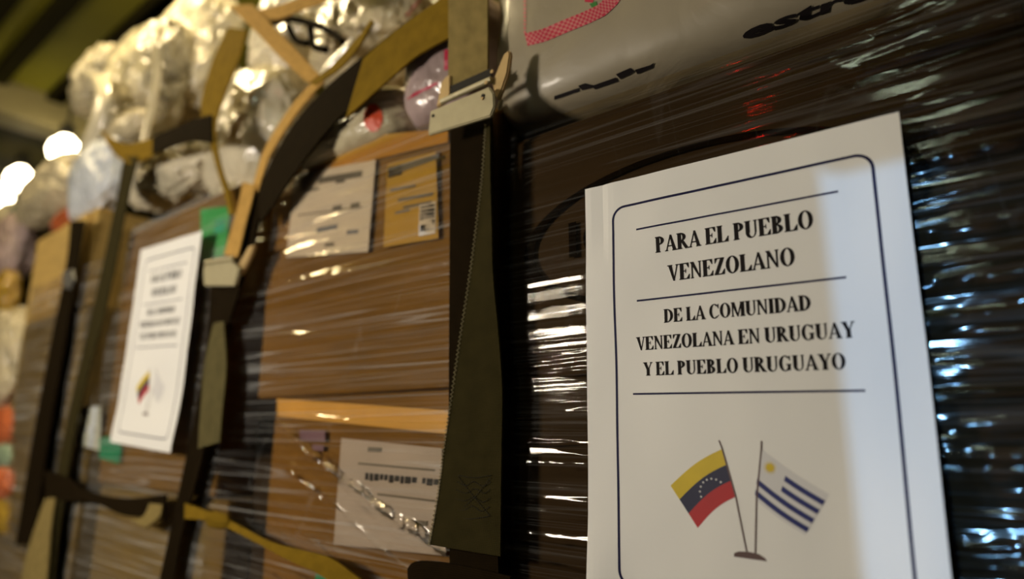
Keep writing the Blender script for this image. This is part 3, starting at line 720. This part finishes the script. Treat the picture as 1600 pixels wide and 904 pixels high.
bag(430, 330, .09, 50, 50, 'bag_cream', 'cream bag low behind the second strap', 13, amp=.1)
bag(60, 335, .05, 44, 26, 'bag_green', 'pale green bag at far left over the tan carton', 14, amp=.14)
bag(108, 342, .04, 22, 14, 'bag_orange', 'reddish bag on the pale tan carton', 15, amp=.14)
bag(14, 356, .10, 30, 30, 'bag_cream', 'cream bag at the left picture edge under the lamps', 16, amp=.14)
bag(14, 395, .02, 26, 52, 'bag_pink', 'pinkish bag at the left picture edge beside the tan carton', 17, amp=.14)
bag(6, 465, .01, 16, 38, 'bag_yellow', 'mustard yellow bag at the left picture edge', 18, amp=.14)
bag(10, 565, .0, 34, 78, 'bag_cream', 'big pale bag at the left picture edge, lower half', 19, amp=.10)
bag(14, 668, .0, 40, 34, 'bag_orange', 'salmon orange bag at the left picture edge', 20, amp=.10)
bag(8, 752, -.005, 22, 24, 'bag_orange', 'small red-orange bundle at lower left picture edge', 21, amp=.12)
bag(6, 712, .0, 28, 22, 'bag_green', 'grey-green bundle between the two orange bags at left', 22, amp=.12)
bag(10, 800, .0, 30, 34, 'bag_yellow', 'dull yellow bundle at the lower left picture edge', 23, amp=.12)
# the near sugar bag with its print
cb = Vector((-.140, .168, H+.407))
sugar = tag(link('plastic_bag', bag_mesh(cb, (.216, .172, .150), seed=31, amp=.014, power=8, sub=6, crease=.6), 'bag_sugar', smooth=True), 'large printed white bag lying on the nearest carton above the big notice', 'bag', BAGS)
sugar_bvh = BVHTree.FromPolygons([v.co.copy() for v in sugar.data.vertices], [tuple(p.vertices) for p in sugar.data.polygons])
def on_bag(bvh, px, py, off=.0008):
    d = ray(px, py).normalized(); h = bvh.ray_cast(CAM, d)
    if h[0] is None: return None
    return h[0]-d*off
def bag_print(name, polys, m, parent, bvh, label=None):
    vs = []; fs = []
    for p in polys:
        q = [on_bag(bvh, *a) for a in p]
        if any(x is None for x in q): continue
        b = len(vs); vs += q; fs.append(tuple(range(b, b+len(q))))
    if not fs: return
    o = link(name, mesh(vs, fs), m); o.parent = parent
    if label: o['label'] = label
    return o
# gingham band: rows of small red checks along a curved frame
def band_pt(s, w):            # s along, w across (pixels)
    P = [(822, 62), (850, 55), (885, 40), (915, 28), (940, 16), (957, 0), (968, -20), (972, -45)]
    k = s*(len(P)-1); j = min(int(k), len(P)-2); f = k-j
    a, b = P[j], P[j+1]; dx, dy = b[0]-a[0], b[1]-a[1]; l = math.hypot(dx, dy)
    return (a[0]+dx*f+dy/l*w, a[1]+dy*f-dx/l*w)
checks = []; solid = []
NS = 54
for i in range(NS):
    for j in range(5):
        s0, s1 = i/NS, (i+1)/NS; w0, w1 = 10-4*j, 6-4*j
        (checks if (i+j) % 2 == 0 else solid).append([band_pt(s0, w0), band_pt(s1, w0), band_pt(s1, w1), band_pt(s0, w1)])
bag_print('printed_check', checks, 'red_print', sugar, sugar_bvh, 'dark red gingham checks')
M['pink_print'] = plain('pink_print', (.50, .16, .15), .5)
bag_print('printed_check', solid, 'pink_print', sugar, sugar_bvh, 'pink gingham ground')
bag_print('printed_line', [[(818, 0+i*6), (822, 0+i*6), (822, 4+i*6), (818, 4+i*6)] for i in range(-4, 9)], 'pink_print', sugar, sugar_bvh)
bag_print('printed_fruit', [[(912, -8), (930, -8), (926, 4), (914, 3)]], 'red_print', sugar, sugar_bvh)
bag_print('printed_leaf', [[(921, 6), (932, 2), (934, 14), (928, 17)]], 'leaf_print', sugar, sugar_bvh)
# lettering low on the bag
def text_mesh(s, bold=0.0):
    cu = bpy.data.curves.new('lettering', 'FONT'); cu.body = s; cu.size = 1; cu.offset = bold; cu.resolution_u = 3
    o = bpy.data.objects.new('lettering', cu); COL.objects.link(o); dg = bpy.context.evaluated_depsgraph_get(); dg.update()
    me = bpy.data.meshes.new_from_object(o.evaluated_get(dg)); COL.objects.unlink(o); bpy.data.objects.remove(o); return me
def bag_text(s, p0, p1, hgt, shear, parent, bvh, bold=.035):
    me = text_mesh(s, bold); bm = bmesh.new(); bm.from_mesh(me); bmesh.ops.triangulate(bm, faces=bm.faces)
    for _ in range(2): bmesh.ops.subdivide_edges(bm, edges=[e for e in bm.edges if e.calc_length() > .12], cuts=1)
    bmesh.ops.triangulate(bm, faces=bm.faces)
    w = max(v.co.x for v in bm.verts)
    polys = []
    for f in bm.faces:
        pl = []
        for v in f.verts:
            q = v.co.x/w; x = p0[0]+(p1[0]-p0[0])*q+v.co.y*shear; y = p0[1]+(p1[1]-p0[1])*q-v.co.y*hgt
            pl.append((x, y))
        polys.append(pl)
    bm.free()
    return bag_print('printed_text', polys, 'ink', parent, bvh)
bag_text('estrella', (1158, 64), (1450, -34), 34, 8, sugar, sugar_bvh)
marks = [[(866, 150), (905, 137), (905, 143), (866, 156)], [(903, 134), (914, 130), (935, 135), (910, 141)], [(925, 134), (962, 121), (966, 127), (930, 140)], [(962, 116), (985, 106), (992, 112), (970, 124)], [(992, 109), (1015, 102), (1022, 98), (1020, 106), (996, 116)]]
bag_print('printed_mark', marks, 'ink', sugar, sugar_bvh, 'dark lettering tops along the bag fold')

# orange-red dot and print marks on two other bags
def bvh_of(o): return BVHTree.FromPolygons([v.co.copy() for v in o.data.vertices], [tuple(p.vertices) for p in o.data.polygons])
def find(seedlabel): return [o for o in bpy.data.objects if o.get('label') == seedlabel][0]
bo = find('cream bag with orange-red dot above the white label'); bb = bvh_of(bo)
bag_print('printed_dot', [[(583+15*math.cos(a)*r1, 184+22*math.sin(a)*r1), (583+15*math.cos(a2)*r1, 184+22*math.sin(a2)*r1), (583+15*math.cos(a2)*r2, 184+22*math.sin(a2)*r2), (583+15*math.cos(a)*r2, 184+22*math.sin(a)*r2)]
          for i in range(16) for a, a2 in ((2*math.pi*i/16, 2*math.pi*(i+1)/16),) for r1, r2 in ((1, .66), (.66, .33), (.33, .02))], 'orange_red', bo, bb, 'orange-red round print')
bp_ = find('pinkish white bag with red print left of the near buckle'); bb = bvh_of(bp_)
bag_print('printed_mark', [[(694, 78+8*i), (700, 77+8*i), (700, 85+8*i), (694, 86+8*i)] for i in range(4)], 'red_print', bp_, bb, 'red letter fragment')
bag_print('printed_mark', [[(636+8*i, 156-4*i), (644+8*i, 152-4*i), (645+8*i, 146-4*i), (637+8*i, 150-4*i)] for i in range(6)], 'red_print', bp_, bb, 'dark red slanting print')
bc_ = find('cream printed bag behind the sweeping brown strap'); bb = bvh_of(bc_)
bag_print('printed_mark', [[(634+4*i, 26-5*i), (640+4*i, 22-5*i), (642+4*i, 18-5*i), (636+4*i, 21-5*i)] for i in range(6)], 'red_print', bc_, bb, 'thin red print')

# torn wrap tails over the left end of the heap
def streamer(A, B, m, label, **kw):
    return tag(link('wrap_tail', px_ribbon(A, B, thick=.0012, **kw), m, smooth=True), label, 'plastic wrap')
streamer([(122, 120, .04), (150, 140, .03), (142, 190, .03), (122, 240, .03)], [(172, 118, .04), (172, 150, .03), (160, 200, .03), (142, 240, .03)], 'bag_white', 'pale torn wrap tail hanging at the left end of the heap', bow=.012)
streamer([(236, 70, .02), (240, 120, .02), (232, 170, .015), (222, 225, .01)], [(254, 72, .02), (252, 125, .02), (242, 172, .015), (230, 226, .01)], 'bag_cream', 'narrow yellowish wrap fold running down the grey see-through bag', bow=.006)
streamer([(498, 118, .005), (515, 95, .005), (535, 76, .005), (552, 60, .005)], [(510, 122, .005), (528, 100, .005), (546, 80, .005), (556, 62, .005)], 'bag_white', 'stiff white plastic edge behind the brown strap', bow=.004)

# ------------------------------------------------------------------ lashing straps and net
NET = 'straps lashing the cargo'
def strap(name, label, group=NET, base=None):
    return empty(name, base, label, 'strap', group)
# near vertical strap with buckle and hanging tail
t = strap('lashing_strap', 'dark olive lashing strap with bright buckle and stitched tail beside the big notice', base=W(740, 904, 0))
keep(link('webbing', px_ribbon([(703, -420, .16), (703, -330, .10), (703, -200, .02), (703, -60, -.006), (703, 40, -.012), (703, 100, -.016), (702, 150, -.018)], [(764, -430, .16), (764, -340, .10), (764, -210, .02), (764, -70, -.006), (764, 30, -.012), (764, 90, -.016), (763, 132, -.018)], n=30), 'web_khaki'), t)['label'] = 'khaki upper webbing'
keep(link('webbing', px_ribbon([(706, 180, -.003), (705, 400, -.003), (704, 650, -.003), (706, 960, -.003)], [(770, 160, -.003), (772, 400, -.003), (774, 650, -.003), (784, 960, -.003)], n=40), 'web_dark'), t)['label'] = 'lower webbing, shade in its dark colour'  # rear webbing lies in shadow; that shade is put into its colour
tailA = [(762, 196, -.012), (757, 270, -.011), (748, 350, -.010), (736, 440, -.009), (722, 530, -.009), (709, 620, -.010), (697, 700, -.011), (688, 770, -.013), (674, 850, -.016)]
tailB = [(769, 190, -.015), (769, 270, -.014), (771, 350, -.013), (773, 430, -.012), (781, 520, -.009), (787, 610, -.008), (786, 700, -.008), (785, 770, -.008), (784, 868, -.008)]
tl = keep(link('strap_tail', px_ribbon(tailA, tailB, n=80, cross=10), 'web_olive'), t); tl['label'] = 'olive strap tail'
# zigzag overlock thread on the tail's edge
ed = spline([W(*p) for p in tailA], 210); zz = []
for i, p in enumerate(ed): zz.append(p+Vector(((.0012 if i % 2 else -.0012), -.0028, .0)))
keep(link('edge_stitching', tube_mesh(zz, .00055, seg=5), 'thread'), tl)
# crossed box stitching near the tail's end
def stitch(pts, r=.00032, m='thread_dark'):
    out = []
    P = spline([W(x, y, Y-.0031) for x, y, Y in pts], 46)
    bm = bmesh.new()
    for i in range(0, len(P)-1, 2):
        me = tube_mesh([P[i], P[i+1]], r, seg=5); bm.from_mesh(me); bpy.data.meshes.remove(me)
    me = bpy.data.meshes.new('stitch'); bm.to_mesh(me); bm.free()
    return keep(link('cross_stitching', me, m), tl)
def TY(x, y): # depth of the tail surface at a pixel
    return -.0115+(x-690)/100*.0035
for pts in ([(716, 742), (740, 746), (768, 742)], [(716, 744), (740, 775), (766, 806)], [(766, 746), (740, 778), (708, 806)], [(708, 806), (735, 810), (764, 806)], [(714, 752), (728, 758), (740, 752), (754, 759), (767, 752)], [(712, 764), (728, 770), (742, 763), (756, 770), (766, 764)], [(711, 778), (726, 782), (740, 776), (754, 784), (766, 777)], [(709, 792), (724, 797), (738, 790), (752, 798), (765, 791)]):
    stitch([(x, y, TY(x, y)) for x, y in pts])
# buckle of the near strap
def plate_part(parent, name, px, Y, th, m, slant=0.0, label=None):
    pts = [W(x, y, Y+slant*(y-px[0][1])) for x, y in px]
    o = keep(link(name, poly_plate(pts, (0, 1, 0), th), m), parent)
    if label: o['label'] = label
    return o
bk = plate_part(t, 'buckle', [(672, 173), (764, 135), (771, 146), (772, 166), (766, 181), (668, 211)], -.034, .004, 'steel', label='cream steel buckle plate')
def sub(o, parent):          # a sub-part in world coordinates under a part
    g = parent.parent; o.parent = parent
    return o
def sub_plate(parent, name, px, Y, th, m):
    pts = [W(x, y, Y) for x, y in px]
    return sub(link(name, poly_plate(pts, (0, 1, 0), th), m), parent)
sub_plate(bk, 'buckle_ear', [(768, 128), (786, 84), (794, 77), (797, 82), (793, 112), (784, 140), (777, 156), (772, 146)], -.026, .005, 'brass')
sub_plate(bk, 'buckle_ear', [(681, 168), (689, 128), (697, 118), (703, 117), (703, 146), (697, 158)], -.022, .004, 'brass')
sub(link('cross_bar', tube_mesh([W(690, 159, -.030), W(768, 124, -.028)], .0028, seg=10), 'steel'), bk)
sub_plate(bk, 'shadow_slot', [(703, 134), (766, 106), (768, 120), (703, 148)], -.0215, .002, 'thread_dark')  # dark plate put in as the shade above the buckle bar
def hole_or_rivet(x, y, r, m, Y):
    c = W(x, y, Y); vs = [c+Vector((r*math.cos(2*math.pi*k/12), 0, r*math.sin(2*math.pi*k/12))) for k in range(12)]
    sub(link('hole_or_rivet', poly_plate(vs, (0, -1, 0), .0008), m), bk)
hole_or_rivet(677, 181, .0016, 'thread_dark', -.0341); hole_or_rivet(755, 150, .0019, 'thread_dark', -.0341); hole_or_rivet(754, 154, .0014, 'brass', -.0346); hole_or_rivet(769, 112, .0018, 'brass', -.027); hole_or_rivet(760, 129, .0018, 'brass', -.0315)  # dark discs paint the plate's holes; the brass ones are rivets
sub_plate(bk, 'catch', [(777, 158), (783, 152), (782, 164), (778, 172), (774, 168)], -.022, .004, 'steel')
# sweeping strap from the near buckle down to the second buckle
t = strap('net_strap', 'wide brown net strap sweeping down from the near buckle to the second buckle', base=W(390, 330, -.004))
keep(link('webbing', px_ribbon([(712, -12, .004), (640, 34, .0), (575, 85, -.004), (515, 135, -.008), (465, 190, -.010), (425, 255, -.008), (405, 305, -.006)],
                               [(712, 52, -.004), (650, 92, -.006), (590, 140, -.010), (530, 188, -.014), (478, 250, -.016), (430, 320, -.012), (408, 350, -.008)], n=60), 'web_dark'), t)['label'] = 'inner face, shade in its dark colour'  # inner side of the strap, its shade painted by darker webbing
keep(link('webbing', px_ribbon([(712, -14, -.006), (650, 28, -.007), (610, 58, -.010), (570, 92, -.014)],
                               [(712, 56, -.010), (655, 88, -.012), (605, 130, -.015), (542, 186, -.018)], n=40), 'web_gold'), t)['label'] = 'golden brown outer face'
keep(link('strap_edge', px_ribbon([(500, 120, .002), (455, 170, .0), (415, 235, .0), (398, 290, .0)], [(508, 128, -.004), (464, 180, -.006), (424, 245, -.008), (406, 300, -.006)], n=30), 'web_tan'), t)
keep(link('strap_fold', px_ribbon([(486, 131, .0), (520, 104, -.002), (556, 66, -.002), (582, 32, .0)], [(494, 134, -.004), (530, 110, -.006), (560, 78, -.006), (585, 36, -.002)], n=30), 'web_gold'), t)
t = strap('net_strap', 'light tan net strap slanting down right across the heap', base=W(430, 60, .0))
keep(link('webbing', px_ribbon([(358, 10, .03), (400, 50, .015), (445, 96, .005), (484, 131, .0)], [(396, 8, .03), (432, 46, .015), (470, 86, .005), (500, 118, .0)], n=30), 'web_tan'), t)
t = strap('net_strap', 'light tan net strap rising right behind its crossing partner', base=W(450, 20, .02))
keep(link('webbing', px_ribbon([(390, 18, .03), (430, 12, .03), (470, -2, .035), (520, -22, .04)], [(398, 36, .025), (438, 30, .025), (480, 14, .03), (530, -2, .035)], n=30), 'web_tan'), t)
t = strap('net_strap', 'golden net strap dropping from the crossing to the second buckle', base=W(350, 250, .0))
keep(link('webbing', px_ribbon([(358, 44, .03), (336, 90, .02), (318, 150, .012), (317, 185, .008), (330, 225, .006), (340, 262, .004), (352, 300, .004), (360, 335, .004)],
                               [(386, 48, .03), (374, 95, .02), (352, 150, .012), (340, 190, .004), (340, 225, .0), (348, 262, .0), (360, 300, .0), (368, 335, .0)], n=50), 'web_gold'), t)
t = strap('net_strap', 'V-shaped golden brown net strap sagging between the second and third straps', base=W(210, 250, .0))
keep(link('webbing', px_ribbon([(158, 202, .01), (180, 218, .006), (205, 225, .004), (250, 213, .004), (290, 195, .006), (328, 182, .008)],
                               [(168, 224, .004), (186, 246, .0), (208, 256, -.003), (250, 240, -.003), (290, 222, .0), (330, 220, .004)], n=40), 'web_gold'), t)
keep(link('shade_overlay', px_ribbon([(240, 214, .0), (285, 196, .0), (305, 187, .001), (332, 180, .002)], [(240, 242, -.006), (288, 224, -.003), (308, 221, -.003), (334, 224, -.001)], n=14), 'web_dark'), t)  # dark ribbon laid over the strap's right half as painted shade
t = strap('net_strap', 'thin dark net cords behind the crossed tan straps', base=W(480, 60, .02))
for A in ([(425, 36, .03), (455, 30, .03), (490, 38, .03), (520, 52, .028), (536, 66, .025)], [(484, 36, .03), (486, 52, .028), (490, 72, .025), (510, 78, .025)], [(450, 40, .03), (462, 62, .028), (480, 68, .026)]):
    keep(link('cord', tube_mesh([W(*p) for p in A], .0045, n=20), 'web_dark'), t)

# second strap with buckle
t = strap('lashing_strap', 'khaki lashing strap with blurred buckle right of the small notice', base=W(300, 904, 0))
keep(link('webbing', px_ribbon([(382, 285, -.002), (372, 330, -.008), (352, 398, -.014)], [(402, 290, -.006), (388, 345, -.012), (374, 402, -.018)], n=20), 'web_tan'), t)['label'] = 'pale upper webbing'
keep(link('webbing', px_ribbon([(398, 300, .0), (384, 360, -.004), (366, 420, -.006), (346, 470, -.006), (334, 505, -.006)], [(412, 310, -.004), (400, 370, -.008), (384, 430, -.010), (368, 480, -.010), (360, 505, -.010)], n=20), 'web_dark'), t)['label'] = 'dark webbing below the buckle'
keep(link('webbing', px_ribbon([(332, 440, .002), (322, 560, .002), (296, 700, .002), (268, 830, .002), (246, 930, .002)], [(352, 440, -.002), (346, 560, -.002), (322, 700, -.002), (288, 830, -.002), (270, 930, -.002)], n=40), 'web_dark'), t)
keep(link('strap_tail', px_ribbon([(336, 505, -.006), (322, 570, -.010), (316, 640, -.012), (312, 700, -.012)], [(352, 502, -.010), (356, 570, -.012), (350, 640, -.014), (346, 690, -.014)], n=30), 'web_moss'), t)
bk = plate_part(t, 'buckle', [(317, 420), (322, 409), (362, 407), (374, 420), (366, 446), (318, 446)], -.022, .005, 'steel', label='blurred cream buckle plate')
sub_plate(bk, 'buckle_ear', [(368, 418), (388, 384), (397, 382), (392, 398), (376, 430)], -.016, .005, 'brass')
sub(link('cross_bar', tube_mesh([W(322, 410, -.024), W(366, 404, -.022)], .003), 'steel'), bk)

# third strap and the far ones
t = strap('lashing_strap', 'long dark lashing strap left of the small blurred notice', base=W(60, 904, 0))
keep(link('webbing', px_ribbon([(196, 245, .0), (184, 310, .0), (150, 470, .0), (110, 640, .0), (80, 800, .0), (62, 930, .0)], [(218, 245, -.004), (202, 310, -.004), (170, 470, -.004), (126, 640, -.004), (98, 800, -.004), (82, 930, -.004)], n=50), 'web_olive'), t)
t = strap('lashing_strap', 'black-olive lashing strap against the far tan cartons', base=W(40, 904, 0))
keep(link('webbing', px_ribbon([(112, 345, .004), (104, 420, .004), (80, 540, .002), (52, 690, .0), (26, 850, .0)], [(134, 345, .0), (122, 420, .0), (102, 540, -.002), (76, 690, -.004), (54, 850, -.004)], n=50), 'web_dark'), t)
bkp = plate_part(t, 'buckle', [(97, 424), (112, 420), (116, 436), (108, 452), (97, 448)], -.004, .006, 'alu')
t = strap('net_strap', 'dark net strap sagging under the small blurred notice', base=W(170, 790, 0))
keep(link('webbing', px_ribbon([(72, 735, -.004), (104, 744, -.004), (140, 768, -.004), (200, 778, -.004), (262, 772, -.004)], [(72, 778, -.008), (104, 782, -.008), (146, 784, -.008), (200, 806, -.008), (258, 800, -.008)], n=40), 'web_dark'), t)
keep(link('strap_end', px_ribbon([(236, 786, -.008), (226, 806, -.008), (206, 812, -.008)], [(256, 788, -.010), (252, 806, -.010), (230, 824, -.010)], n=14), 'web_khaki'), t)
t = strap('lashing_strap', 'pale olive strap end hanging at the bottom left corner', base=W(50, 904, 0))
keep(link('webbing', px_ribbon([(74, 776, -.006), (58, 820, -.008), (40, 880, -.008), (34, 930, -.008)], [(88, 778, -.010), (82, 820, -.012), (76, 890, -.012), (72, 930, -.012)], n=30), 'web_khaki'), t)
t = strap('net_strap', 'yellow-olive net strap running down right along the bottom edge', base=W(430, 870, 0))
keep(link('webbing', px_ribbon([(291, 786, -.004), (320, 796, -.006), (360, 812, -.008), (420, 844, -.010), (470, 858, -.010), (520, 872, -.010), (575, 912, -.008)],
                               [(291, 810, -.006), (318, 812, -.008), (352, 822, -.010), (410, 852, -.012), (452, 874, -.012), (500, 896, -.012), (560, 935, -.010)], n=60), 'web_gold'), t)
keep(link('strap_knot', bag_mesh(W(340, 812, -.010), (.026, .005, .008), seed=3, amp=.15, sub=4), 'web_gold'), t)
t = strap('net_strap', 'black net strap corner at the bottom edge under the strap tail', base=W(710, 900, 0))
keep(link('webbing', px_ribbon([(640, 888, -.010), (652, 876, -.012), (690, 877, -.012), (740, 886, -.014), (800, 900, -.014)], [(642, 930, -.010), (652, 930, -.012), (690, 932, -.012), (740, 938, -.014), (800, 946, -.014)], n=30), 'web_dark'), t)
